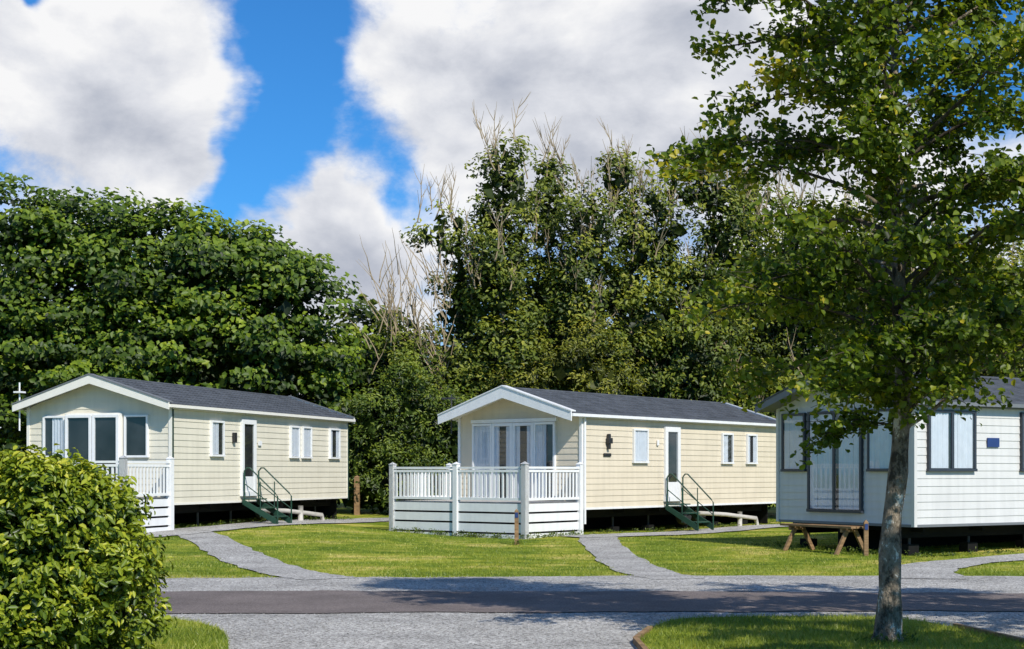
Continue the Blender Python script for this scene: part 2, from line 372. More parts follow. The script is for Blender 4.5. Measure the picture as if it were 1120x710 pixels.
# ------------------------------------------------------------------ caravans
class Face:
    def __init__(s,kind,L,W): s.k=kind; s.L=L; s.W=W
    def pt(s,a,z,o):
        if s.k=='side': return (a,-o,z)
        if s.k=='front': return (-o,a,z)
        if s.k=='back': return (s.L+o,a,z)
        if s.k=='far': return (a,s.W+o,z)
    def box(s,mb,a0,a1,z0,z1,o0,o1,mat):
        p=s.pt(a0,z0,o0);q=s.pt(a1,z1,o1)
        mb.box(min(p[0],q[0]),max(p[0],q[0]),min(p[1],q[1]),max(p[1],q[1]),z0,z1,mat)
def window(fc,fr,gl,cu,a0,a1,z0,z1,mat,fw=.05,split=(),curtain='sides',cm=None,dark=None):
    cm=cm or M_curt
    fc.box(fr,a0,a1,z1-fw,z1,0,.075,mat); fc.box(fr,a0-.015,a1+.015,z0,z0+fw,0,.085,mat)
    fc.box(fr,a0,a0+fw,z0+fw,z1-fw,0,.075,mat); fc.box(fr,a1-fw,a1,z0+fw,z1-fw,0,.075,mat)
    for s_ in split: fc.box(fr,s_-fw*.6,s_+fw*.6,z0+fw,z1-fw,0,.072,mat)
    fc.box(gl,a0+fw,a1-fw,z0+fw,z1-fw,.020,.024,M_inter)
    q=[fc.pt(a0+fw,z0+fw,.058),fc.pt(a1-fw,z0+fw,.058),fc.pt(a1-fw,z1-fw,.058),fc.pt(a0+fw,z1-fw,.058)]
    gl.add(q,[(0,1,2,3)],M_glass)
    def cur(b0,b1):
        n=max(6,int((b1-b0)/.02)); vs=[]
        for i in range(n+1):
            a=b0+(b1-b0)*i/n; o=.036+.010*math.sin(a*75)+.004*math.sin(a*31)
            vs+=[fc.pt(a,z0+fw+.01,o),fc.pt(a,z1-fw-.005,o)]
        cu.add(vs,[(2*i,2*i+2,2*i+3,2*i+1) for i in range(n)],cm)
    w=a1-a0-2*fw; A=a0+fw; B=a1-fw
    if curtain=='sides': cur(A,A+w*.3); cur(B-w*.3,B)
    elif curtain=='full': cur(A,B)
    elif curtain=='most': cur(A,A+w*.42); cur(A+w*.55,B)
    elif curtain=='left': cur(A,A+w*.6)
    elif curtain=='right': cur(B-w*.6,B)
def caravan(name,loc,ang,L,W,zb,eh,rise,wall,trim,barge,oh,edge_mat,cornermat):
    E=empty(name,(loc[0],loc[1],0),ang); ze=zb+eh
    mb=MB(); bh=.148; t=.013
    z=zb; 
    mb.box(.02,L-.02,.02,W-.02,zb-.02,ze-.002,wall)
    while z<ze+rise-.03:
        z1=min(z+bh,ze+rise-.01)
        def rng_y(zz):
            if zz<=ze: return 0,W
            k=(zz-ze)/rise*W/2; return k,W-k
        for xx,sg in ((0,-1),(L,1)):
            ya,yb=rng_y(z); yc,yd=rng_y(z1)
            vs=[(xx+sg*t,ya,z),(xx+sg*t,yb,z),(xx,yd,z1),(xx,yc,z1),(xx,ya,z),(xx,yb,z)]
            mb.add(vs,[(0,1,2,3),(0,4,5,1)],wall)
        if z<ze-.01:
            z2=min(z1,ze)
            for yy,sg in ((0,-1),(W,1)):
                vs=[(0,yy+sg*t,z),(L,yy+sg*t,z),(L,yy,z2),(0,yy,z2),(0,yy,z),(L,yy,z)]
                mb.add(vs,[(0,1,2,3),(0,4,5,1)],wall)
        z=z1
    mb.obj('cladding_walls',E)
    mb=MB(); c=.05
    for (cx,cy) in ((0,0),(L,0),(0,W),(L,W)):
        mb.box(cx-(.028 if cx==0 else c),cx+(c if cx==0 else .028),cy-(.028 if cy==0 else c),cy+(c if cy==0 else .028),zb-.03,ze-.01,cornermat)
    mb.box(.052,L-.052,-.026,-.001,zb-.035,zb+.015,trim); mb.box(-.026,-.001,.052,W-.052,zb-.035,zb+.015,trim)
    mb.obj('corner_trim',E)
    mb=MB(); sh=.14; sl=rise/(W/2); th=.05
    x0=-oh; x1=L+.12
    ridge=ze+rise+.04
    for sg in (-1,1):
        yE=W/2+sg*(W/2+sh); zE=ridge-sl*(W/2+sh)
        rows=8; vs=[];fs=[]
        nx=int((x1-x0)/.09)
        for r_ in range(rows):
            ya=W/2+sg*(W/2+sh)*(1-r_/rows); za=zE+(ridge-zE)*(r_/rows)
            yb=W/2+sg*(W/2+sh)*(1-(r_+1)/rows); zb_=zE+(ridge-zE)*((r_+1)/rows)
            base=len(vs)
            for i in range(nx+1):
                xx=x0+(x1-x0)*i/nx; w_=.013*(1 if i%2 else -1)
                vs+=[(xx,ya,za+.028+w_),(xx,yb,zb_+w_),(xx,ya,za-.002)]
            for i in range(nx):
                a=base+3*i; fs+=[(a,a+3,a+4,a+1),(a+2,a+5,a+3,a)]
        mb.add(vs,fs,M_roof)
        p=[(x0,yE,zE-.016),(x1,yE,zE-.016),(x1,W/2,ridge-.016),(x0,W/2,ridge-.016)]
        q=[(a,b,c_-th) for a,b,c_ in p]
        mb.add(p+q,[(0,1,2,3),(7,6,5,4),(0,4,5,1),(1,5,6,2),(3,7,4,0)],M_greytrim if oh<.5 else M_creamtrim)
    mb.tube([(x0,W/2,ridge+.0),(x1,W/2,ridge+.0)],.05,M_roof,8)
    mb.obj('roof',E)
    mb=MB()
    for xa,xb in ((x0-.035,x0-.002),(x1+.002,x1+.03)):
        for sg in (-1,1):
            yE=W/2+sg*(W/2+sh+.03); zE=ridge-sl*(W/2+sh+.03)
            d=barge
            prof=[(W/2,ridge+.045),(yE,zE+.045),(yE,zE-d*.75),(W/2,ridge-d)]
            vs=[(xa,y,z_) for y,z_ in prof]+[(xb,y,z_) for y,z_ in prof]
            mb.add(vs,[(0,1,2,3),(7,6,5,4),(0,4,5,1),(1,5,6,2),(2,6,7,3),(3,7,4,0)],trim)
            prof=[(W/2,ridge+.075),(yE,zE+.075),(yE,zE+.047),(W/2,ridge+.047)]
            vs=[(xa-.02,y,z_) for y,z_ in prof]+[(xb+(.16 if xa<0 else 0),y,z_) for y,z_ in prof]
            mb.add(vs,[(0,1,2,3),(7,6,5,4),(0,4,5,1),(1,5,6,2),(2,6,7,3),(3,7,4,0)],edge_mat)
    zg=ridge-sl*(W/2+sh)
    for sg in (-1,1):
        y=W/2+sg*(W/2+sh+.035)
        mb.box(x0,x1,y-.03,y+.03,zg-.075,zg-.005,trim)
        y2=W/2+sg*(W/2+.06); mb.box(.0,L,y2-.05,y2+.05,zg-.10,zg-.078,trim)
    mb.obj('barge_boards',E)
    mb=MB(); gz=-.2
    for y in (.5,W-.5): mb.box(-.0,L-.1,y-.04,y+.04,zb-.26,zb-.03,M_dark)
    xx=.4
    while xx<L:
        mb.box(xx,xx+.06,.15,W-.15,zb-.14,zb-.04,M_dark)
        for y in (.5,W-.5):
            mb.tube([(xx,y,zb-.05),(xx,y,.12)],.03,M_steel,6); mb.box(xx-.14,xx+.14,y-.11,y+.11,.0+float(gz),.22,M_dark)
        xx+=1.65
    for dx in (L*.52,L*.52+.75):
        for y in (.32,W-.32):
            vs=[];R=.29;n=20
            for k in range(n):
                th_=2*math.pi*k/n
                for (rr,yy) in ((.13,-.06),(R*.93,-.10),(R,-.07),(R,.07),(R*.93,.10)): vs.append((dx+rr*math.cos(th_),y+yy,zb-.25+rr*math.sin(th_)))
            fs=[((k*5)+j,((k+1)%n*5)+j,((k+1)%n*5)+j+1,(k*5)+j+1) for k in range(n) for j in range(4)]
            fs.append(tuple(k*5 for k in range(n))); mb.add(vs,fs,M_tyre)
            mb.tube([(dx,y-.07,zb-.25),(dx,y-.03,zb-.25)],.09,M_steel,12)
    mb.obj('chassis_and_wheels',E)
    mb=MB(); mb.box(.1,L-.1,W*.55,W*.55+.04,-.1,zb-.03,M_dark); mb.box(L-.15,L-.1,.3,W*.55-.01,-.1,zb-.03,M_dark); mb.obj('underfloor_shade_panel',E)  # near-black sheets below mid-floor stand in for the shade beneath
    return E,ze
def steps(E,xc,zf,zg,w=.72):
    mb=MB(); n=3; y0=-.08
    for i in range(n):
        z=zf-.08-(zf-zg-.08)*i/n; ya=y0-.30*i
        mb.box(xc-w/2,xc+w/2,ya-.30,ya-.01,z-.03,z,M_steps)
    for sx in (-w/2-.02,w/2+.02):
        x=xc+sx
        vs=[(x-.015,y0,zf-.08),(x-.015,y0,zf-.22),(x-.015,y0-.95,zg),(x-.015,y0-.95,zg+.16)]
        vs+=[(a+.03,b,c) for a,b,c in vs]
        mb.add(vs,[(0,1,2,3),(7,6,5,4),(0,4,5,1),(1,5,6,2),(2,6,7,3),(3,7,4,0)],M_steps)
        mb.tube([(x,y0-.05,zf-.1),(x,y0-.05,zf+.62),(x,y0-.12,zf+.70),(x,y0-.2,zf+.70),(x,y0-.92,zg+.80),(x,y0-.98,zg+.72),(x,y0-.98,zg)],.02,M_steps,6)
        mb.tube([(x,y0-.05,zf+.30),(x,y0-.98,zg+.40)],.013,M_steps,5)
        mb.tube([(x,y0-.5,zg+.2),(x,y0-.5,(zf+zg)/2+.72)],.014,M_steps,5)
    mb.obj('entry_steps',E)
def rail_run(mb,p0,p1,zf,zr,zg,nb=2,posts=True,skirt=3):
    p0=Vector(p0);p1=Vector(p1); L=(p1-p0).length; d=(p1-p0)/L
    mb.beam(p0,p1,.07,zr-.05,zr,M_white); mb.beam(p0,p1,.05,zr-.13,zr-.075,M_white); mb.beam(p0,p1,.05,zf+.05,zf+.11,M_white)
    n=int(L/.13)
    for i in range(1,n):
        q=p0+d*(L*i/n); a=q-d*.026; b=q+d*.026
        mb.beam(a,b,.022,zf+.10,zr-.10,M_white)
    hs=(zf-zg)/skirt
    for k in range(skirt): 
        mb.beam(p0,p1,.024,zg+hs*k+.02,zg+hs*(k+1)-.025,M_white,off=0)
    mb.beam(p0,p1,.01,zg,zf-.02,M_dark,off=.03)
    if posts:
        for k in range(nb+1):
            q=p0+d*L*k/nb; s=.065
            mb.box(q.x-s,q.x+s,q.y-s,q.y+s,zg-.15,zr+.06,M_white)
            mb.add([(q.x-s-.015,q.y-s-.015,zr+.06),(q.x+s+.015,q.y-s-.015,zr+.06),(q.x+s+.015,q.y+s+.015,zr+.06),(q.x-s-.015,q.y+s+.015,zr+.06),(q.x,q.y,zr+.12)],[(0,1,4),(1,2,4),(2,3,4),(3,0,4),(0,3,2,1)],M_white)

A2=math.atan2(.78,.623)
E,ze=caravan('static_caravan',(1.685,35.5),A2,9.92,3.9,.73,2.30,.62,M_cream2,M_white,.24,.62,M_white,M_white)
f=Face('front',9.92,3.9); s=Face('side',9.92,3.9)
fr=MB();gl=MB();cu=MB()
window(s,fr,gl,cu,2.19,2.86,1.84,2.72,M_white,curtain='full')
window(s,fr,gl,cu,6.59,7.19,1.84,2.70,M_white,curtain='left')
window(s,fr,gl,cu,7.97,8.55,1.84,2.70,M_white,curtain='sides')
fc=f
fc.box(fr,.70,3.45,2.86,2.95,0,.09,M_white)
window(fc,fr,gl,cu,.76,1.42,.92,2.85,M_white,.06,curtain='right')
window(fc,fr,gl,cu,1.425,2.09,.80,2.85,M_white,.08,curtain='sides')
window(fc,fr,gl,cu,2.095,2.76,.80,2.85,M_white,.08,curtain='sides')
window(fc,fr,gl,cu,2.765,3.42,.92,2.85,M_white,.06,curtain='full')
window(s,fr,gl,cu,3.66,4.40,.84,2.80,M_white,.13,curtain=None)
s.box(fr,3.79,4.27,.97,1.35,.02,.06,M_white)
fr.obj('window_frames',E,bevel=.004); gl.obj('window_glass',E); cu.obj('curtains',E,smooth=True)
mb=MB(); s.box(mb,1.04,1.12,2.18,2.56,.02,.10,M_black); s.box(mb,1.0,1.16,2.32,2.46,.02,.13,M_black); s.box(mb,3.30,3.38,2.3,2.45,.02,.06,M_white)
mb.obj('wall_lamp',E,bevel=.01)
mb=MB(); s.box(mb,.90,1.22,2.00,2.08,.022,.035,M_black); mb.obj('name_plate',E)
mb=MB(); mb.tube([(.06,-.06,ze-.1),(.06,-.06,.35)],.033,M_white,8); mb.obj('downpipe',E)
steps(E,4.03,.86,.10)
mb=MB(); mb.tube([(-.2,4.0,2.6),(-.2,4.0,3.62)],.018,M_steel,6); mb.box(-.35,-.05,3.985,4.015,3.5,3.53,M_steel); mb.box(-.35,-.33,3.8,4.2,3.49,3.54,M_steel); mb.obj('tv_aerial',E)
mb=MB(); mb.tube([(5.6,.2,.50),(6.6,-.15,.44),(7.4,-.25,.36),(8.2,-.2,.30),(8.3,-.2,.05)],.06,M_pipe,8); mb.tube([(7.3,-.2,.5),(7.3,-.2,.1)],.07,M_pipe,8); mb.obj('waste_pipe',E,smooth=True)
mb=MB(); zf=.90; zr=1.74; zg=.0
mb.box(-2.2,-.04,.02,4.08,zf-.05,zf,M_deck)
rail_run(mb,(-2.25,4.15),(-2.25,-.02),zf,zr,-.06,2,True,4)
rail_run(mb,(-2.25,-.02),(-.10,-.02),zf,zr,-.03,1,True,4)
rail_run(mb,(-.10,4.15),(-2.25,4.15),zf,zr,.0,1,True,4)
mb.obj('decking_with_railing',E)
A1=math.atan2(.95,.31)
E,ze=caravan('static_caravan',(-7.9,33.9),A1,9.8,3.9,.88,2.30,.62,M_cream,M_creamtrim,.16,.35,M_greytrim,M_creamtrim)
f=Face('front',9.8,3.9); s=Face('side',9.8,3.9); fr=MB();gl=MB();cu=MB()
for a0,a1,c in ((1.75,2.38,'left'),(6.0,6.55,'full'),(6.73,7.29,'full'),(8.48,9.16,'sides')):
    window(s,fr,gl,cu,a0,a1,1.99,2.87,M_white,curtain=c)
window(s,fr,gl,cu,3.27,4.03,1.0,2.95,M_white,.12,curtain=None); s.box(fr,3.39,3.91,1.12,1.5,.02,.06,M_white)
window(f,fr,gl,cu,.58,1.22,1.95,2.95,M_white,.05,curtain=None)
f.box(fr,1.26,2.80,.95,3.0,0,.10,M_creamtrim)
class FF(Face):
    def pt(s_,a,z,o): return (-o-.10,a,z)
f2=FF('front',9.8,3.9)
window(f2,fr,gl,cu,1.30,2.02,1.0,2.96,M_white,.07,curtain=None)
window(f2,fr,gl,cu,2.04,2.76,1.0,2.96,M_white,.07,curtain=None)
window(f,fr,gl,cu,2.84,3.45,1.95,2.95,M_white,.05,curtain='left')
fr.obj('window_frames',E,bevel=.004); gl.obj('window_glass',E); cu.obj('curtains',E,smooth=True)
mb=MB(); mb.box(.0,.05,-.045,-.029,.8,ze-.02,M_greentrim); mb.box(9.75,9.80,-.045,-.029,.8,ze-.02,M_greentrim); mb.obj('green_corner_strip',E)
mb=MB(); s.box(mb,2.85,2.95,2.35,2.6,.02,.1,M_black); s.box(mb,4.2,4.35,2.3,2.42,.02,.06,M_white); mb.obj('wall_lamp',E)
steps(E,3.65,1.02,.28)
mb=MB(); mb.tube([(-.2,4.0,2.6),(-.2,4.0,3.75)],.02,M_white,6); mb.box(-.3,-.1,3.9,4.1,3.5,3.54,M_white); mb.obj('tv_aerial',E)
mb=MB(); mb.tube([(4.6,.2,.62),(5.6,-.1,.58),(6.4,-.3,.50),(7.4,-.3,.42),(7.5,-.3,.2)],.06,M_pipe,8); mb.tube([(6.2,-.25,.7),(6.2,-.25,.3)],.075,M_pipe,8); mb.obj('waste_pipe',E,smooth=True)
mb=MB(); zf=1.02; zr=1.86
mb.box(-2.0,-.04,.02,4.0,zf-.05,zf,M_deck)
rail_run(mb,(-2.05,4.05),(-2.05,-.05),zf,zr,.12,2,True,4); rail_run(mb,(-2.05,-.05),(-.12,-.05),zf,zr,.16,1,True,4)
mb.obj('decking_with_railing',E)
A3=math.atan2(.52,.85)
E,ze=caravan('static_caravan',(7.59,27.6),A3,10.6,3.8,.60,2.36,.62,M_grey,M_greytrim,.12,.45,M_anth,M_grey)
f=Face('front',10.6,3.8); s=Face('side',10.6,3.8); fr=MB();gl=MB();cu=MB()
window(f,fr,gl,cu,2.92,3.62,1.62,2.83,M_anth,.05,curtain='full',cm=M_curt)
window(f,fr,gl,cu,1.31,2.84,.80,2.84,M_anth,.06,split=(2.08,),curtain='most',cm=M_curt)
window(f,fr,gl,cu,.45,1.16,1.62,2.83,M_anth,.05,curtain='full',cm=M_curt)
window(s,fr,gl,cu,.32,1.63,1.62,2.80,M_anth,.055,split=(.97,),curtain='most')
window(s,fr,gl,cu,2.95,4.2,1.62,2.80,M_anth,.055,split=(3.6,),curtain='sides')
window(s,fr,gl,cu,5.2,6.0,.7,2.75,M_anth,.10,curtain=None)
window(s,fr,gl,cu,7.2,8.0,1.7,2.7,M_anth,.06,curtain='full')
fr.obj('window_frames',E,bevel=.004); gl.obj('window_glass',E); cu.obj('curtains',E,smooth=True)
mb=MB(); s.box(mb,1.98,2.32,2.10,2.28,.022,.04,M_sign); mb.obj('blue_plaque',E)
mb=MB(); mb.tube([(3.4,.2,.35),(4.2,-.1,.28),(5.4,-.2,.2)],.05,M_pipe,8); mb.obj('waste_pipe',E)
steps(E,5.6,.72,.05)

def marker(name,x,y,h,w=.09,plate=True):
    g=float(H(x,y)); mb=MB(); mb.box(x-w/2,x+w/2,y-w/2,y+w/2,g-.1,g+h-.02,M_wood)
    mb.add([(x-w/2,y-w/2,g+h-.02),(x+w/2,y-w/2,g+h-.02),(x+w/2,y+w/2,g+h-.02),(x-w/2,y+w/2,g+h-.02),(x,y,g+h+.03)],[(0,1,4),(1,2,4),(2,3,4),(3,0,4)],M_wood)
    if plate: mb.box(x-w/2+.01,x+w/2-.01,y-w/2-.012,y-w/2-.001,g+h-.16,g+h-.05,M_sign)
    mb.obj(name)
marker('pitch_marker_post',.10,31.6,.75); marker('pitch_marker_post',6.75,27.9,.66,.08); marker('timber_post',-5.0,47.2,1.25,.17,False)
mb=MB()
for k in range(3): mb.box(-1.0,1.0,-.21+k*.145,-.21+k*.145+.13,.50,.54,M_wood)
for x_ in (-.75,.70):
    mb.beam((x_+.025,-.20),(x_+.025,.20),.06,.42,.498,M_wood)
    for sy in (-1,1):
        vs=[(x_+.06,sy*.06,.46),(x_+.06,sy*.15,.46),(x_+.06,sy*.44,-.02),(x_+.06,sy*.35,-.02)]; vs+=[(a+.05,b,c) for a,b,c in vs]
        mb.add(vs,[(0,1,2,3),(7,6,5,4),(0,4,5,1),(1,5,6,2),(2,6,7,3),(3,7,4,0)],M_wood)
o=mb.obj('trestle_bench'); o.location=(6.12,28.85,float(H(6.1,28.8))); o.rotation_euler=(0,0,math.atan2(.85,-.52)+math.pi)

# ------------------------------------------------------------------ trees
def tree_wood(mb,base,h,r0,lean=(0,0),nl=10,spread=2.5,zstart=.3,mat=M_barkd,sides=7):
    bx,by,bz=base; pts=[];rad=[]
    for k in range(9):
        t=k/8; pts.append((bx+lean[0]*t+random.uniform(-.1,.1)*(k>0)*h*.03,by+lean[1]*t+random.uniform(-.1,.1)*(k>0)*h*.03,bz+h*t)); rad.append(r0*(1-t)**.8+.02)
    mb.tube(pts,rad,mat,sides)
    for i in range(nl):
        t=random.uniform(zstart,.92); k=min(7,int(t*8)); p=Vector(pts[k]).lerp(Vector(pts[k+1]),t*8-k)
        a=random.uniform(0,2*math.pi); l=spread*(1-.6*t)*random.uniform(.6,1.1)
        d=Vector((math.cos(a),math.sin(a),.75)); q=[p]; rr=[r0*(1-t)*.45+.02]
        for j in range(1,5):
            d=(d+Vector((random.uniform(-.3,.3),random.uniform(-.3,.3),random.uniform(-.05,.25)))).normalized(); q.append(q[-1]+d*l/4); rr.append(rr[0]*(1-j/4.3))
        mb.tube(q,rr,mat,5)
def bgtree(name,base,h,r0,lobes,mat,size,per,rc,nleaf,flat=.6,tone=.45,nl=10,spread=2.5,twigs=0,aspect=.7,inner=.25,cored=22,cs=.45):
    E=empty(name,(base[0],base[1],0)); bx,by=base
    mb=MB(); tree_wood(mb,(0,0,-.1),h*.93,r0,nl=nl,spread=spread,mat=M_twig if twigs else M_barkd)
    mb.obj('trunk_and_limbs',E,smooth=True)
    if twigs:
        mb=MB()
        for i in range(twigs):
            L_=random.choice(lobes[len(lobes)//2:]) if random.random()<.7 else random.choice(lobes)
            p=Vector((L_[0]-bx+random.uniform(-.8,.8)*L_[3],L_[1]-by+random.uniform(-1,.3)*L_[4],L_[2]+random.uniform(.0,.9)*L_[5])); d=Vector((random.uniform(-.45,.45),random.uniform(-.3,.3),1)).normalized(); l=random.uniform(.8,1.8); q=[p]
            for j in range(4):
                d=(d+Vector((random.uniform(-.22,.22),random.uniform(-.2,.2),.1))).normalized(); q.append(q[-1]+d*l/4)
            mb.tube(q,[.03,.024,.018,.012,.006],M_twig,3)
            for j in (1,2,3):
                for _ in range(2):
                    d2=(d+Vector((random.uniform(-.8,.8),random.uniform(-.5,.5),random.uniform(0,.4)))).normalized(); mb.tube([q[j],q[j]+d2*l*.2,q[j]+d2*l*.4+Vector((0,0,.08))],[.014,.01,.005],M_twig,3)
        mb.obj('bare_twigs',E)
    ll=[(a-bx,b-by,c,d,e,g) for a,b,c,d,e,g in lobes]
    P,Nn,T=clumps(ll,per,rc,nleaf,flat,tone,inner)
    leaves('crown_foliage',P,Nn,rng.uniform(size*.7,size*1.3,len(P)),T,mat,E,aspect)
    P,Nn,sz,T=shade_core(ll,cored,cs); leaves('inner_shade_foliage',P,Nn,sz,T,mat,E,.8)
    return E
bgtree('sycamore_tree',(-14,50.5),11,.45,[(-14,50.5,6.4,4.8,3.8,4.2),(-11.6,48.6,8.0,2.5,2.4,2.3),(-14.2,48.8,8.8,2.6,2.4,2.1),(-17,49,8.6,3,2.5,2.6),(-16,48,5.6,3.2,2.4,2.6),(-12,47.6,5.2,2.8,2.2,2.2),(-18.5,49,5,3,3,3),(-14.2,47.8,3.4,3.4,2,2.2)],M_syc,.22,.9,(.5,1.15),120,.42,tone=.46,nl=12,spread=4)
bgtree('sycamore_tree',(-8.4,49.5),10,.4,[(-8.5,49.6,6.0,3.2,3.2,3.5),(-9.5,48.3,8.0,2.0,2,1.9),(-7.4,48.3,6.8,2.0,2,1.9),(-6.9,48.2,4.8,1.8,1.8,1.7),(-9.2,47.8,5.0,2.3,1.8,2.0),(-6.2,48.6,3.5,1.3,1.5,1.6)],M_syc,.22,.9,(.5,1.15),120,.42,tone=.46,nl=12,spread=3)
cols=[(-3.3,7.6,1.5),(-1.9,11.0,1.45),(-.3,12.6,1.5),(1.3,12.9,1.4),(2.8,11.7,1.5),(4.2,12.8,1.45),(5.6,12.2,1.5),(7.0,12.4,1.5),(8.5,11.8,1.6),(10.1,11.6,1.7),(11.8,10.8,1.8),(13.7,10.4,1.9),(15.8,9.8,2.0),(18,9.6,2.0),(20.4,9.2,2.1)]
for i,(cx,h,r_) in enumerate(cols):
    cy=51.5+random.uniform(-1.2,1.5); lob=[]
    z=2.2
    while z<h-.5:
        t=z/h; rr=r_*(1.24-.66*t)*random.uniform(.75,1.25)
        lob.append((cx+random.uniform(-.8,.8)*(1-.3*t),cy+random.uniform(-.6,.3),z,rr,rr,rr*random.uniform(.8,1.3))); z+=rr*random.uniform(.62,1.0)
    bgtree('ash_tree',(cx,cy),h,.15,lob,M_ash,.18,1.5,(.25,.62),60,.85,tone=.49+random.uniform(-.10,.09),nl=14,spread=2.2,twigs=22,aspect=.5,inner=.2,cored=24,cs=.40)
E=empty('bare_branched_tree',(-3.0,50,0)); mb=MB(); tree_wood(mb,(0,0,-.1),7.5,.10,lean=(-.4,0),nl=14,spread=2.4,mat=M_twig)
for i in range(70):
    p=Vector((random.uniform(-1.8,.9),random.uniform(-.6,.3),random.uniform(4.8,8.4))); q=[p]; d=Vector((random.uniform(-.8,.4),0,1)).normalized()
    for j in range(4):
        d=(d+Vector((random.uniform(-.3,.25),random.uniform(-.2,.2),.05))).normalized(); q.append(q[-1]+d*.4)
    mb.tube(q,[.025,.02,.015,.01,.005],M_twig,3)
mb.obj('branches',E)
P,Nn,T=clumps([(0,0,4.0,1.3,1.2,2.2)],1.4,(.3,.6),50,.8,.45); leaves('sparse_foliage',P,Nn,rng.uniform(.12,.22,len(P)),T,M_ash,E)
bgtree('willow_tree',(2.0,49.6),6.5,.08,[(1.2,49,4.6,1.5,1.2,1.8),(2.6,49,5.2,1.4,1.2,1.6),(.2,49.2,3.6,1.2,1.2,1.6),(3.6,49.2,3.8,1.3,1.1,1.6)],M_will,.15,1.7,(.25,.5),60,.9,tone=.4,aspect=.35,nl=12,spread=1.6)
bgtree('willow_tree',(-3.7,48),4.5,.08,[(-4.5,48,2.6,1.2,1.2,2.2),(-3.3,48,3.1,1.3,1.2,2.4),(-2.3,48.4,2.6,1.3,1.2,2.1),(-5.3,48.4,1.7,1.1,1,1.8),(-3.9,47.6,1.2,1.5,.9,1.3),(-2.2,47.8,1.2,1.2,.9,1.3)],M_hedge,.15,2.2,(.25,.5),70,.95,tone=.47,aspect=.38,nl=10,spread=1.6)
bgtree('willow_tree',(14.5,45),8,.2,[(13.5,44.6,6.2,2.2,1.8,1.9),(15.8,44.6,6.6,2.2,1.8,2.0),(14.6,44.6,4,2.8,2,2.2),(12,45,4.6,1.8,1.6,1.9),(17.8,45,5,2.2,2,3)],M_will,.17,1.2,(.3,.6),60,.85,tone=.38,aspect=.5)
lob=[]
for x_ in np.arange(-26,27,1.1):
    hh=random.uniform(2.6,3.8); lob.append((x_,49.6+random.uniform(-.5,.5),hh*.45,1.25,1.1,hh*.6))
P,Nn,T=clumps(lob,1.5,(.3,.65),60,.8,.38); P[:,2]=np.abs(P[:,2]); 
P2,N2,s2,T2=shade_core(lob,26,.5); P2[:,2]=np.abs(P2[:,2])
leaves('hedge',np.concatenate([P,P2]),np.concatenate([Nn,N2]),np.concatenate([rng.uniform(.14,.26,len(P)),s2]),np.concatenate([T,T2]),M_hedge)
lob=[]
for x_ in np.arange(-34,36,2.4):
    hh=(7.5 if x_<-5 else (5 if x_<-2 else 9.2))+random.uniform(-.8,.8)
    lob.append((x_,57+random.uniform(-1,1),hh*.5,2.2,1.8,hh*.5))
P,Nn,T=clumps(lob,1.1,(.5,.9),50,.8,.25,backdrop=.1); P2,N2,s2,T2=shade_core(lob,18,.8)
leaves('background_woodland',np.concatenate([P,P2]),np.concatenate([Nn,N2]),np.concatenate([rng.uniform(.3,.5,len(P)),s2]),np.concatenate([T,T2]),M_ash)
WP=[]
def weedline(a,b,n,h,spread):
    for i in range(n):
        t=random.random(); c=(a[0]+(b[0]-a[0])*t+random.gauss(0,spread),a[1]+(b[1]-a[1])*t+random.gauss(0,spread)); hh=h*random.uniform(.3,1)
        for k in range(14): WP.append((c[0]+random.gauss(0,.05),c[1]+random.gauss(0,.05),float(H(c[0],c[1]))+random.uniform(.01,hh)))
weedline((-2.95,36.15),(.28,33.65),60,.16,.05); weedline((.32,33.6),(1.55,35.2),30,.16,.05)
weedline((5.3,31.0),(7.6,27.5),50,.14,.10); weedline((7.7,27.6),(14,31.4),60,.12,.15)
weedline((-8.6,33),(-4.7,43),50,.15,.12); weedline((1.8,35.4),(7.9,43),50,.13,.12)
weedline((3.3,13.5),(3.7,13.8),24,.12,.12); weedline((.1,31.6),(.1,31.6),6,.12,.05)
P=np.array(WP); leaves('weeds',P,rng.normal(size=P.shape)*.7+np.array([0,-.5,.4]),rng.uniform(.03,.08,len(P)),np.clip(rng.normal(.45,.2,len(P)),0,1),M_hedge,None,.35)

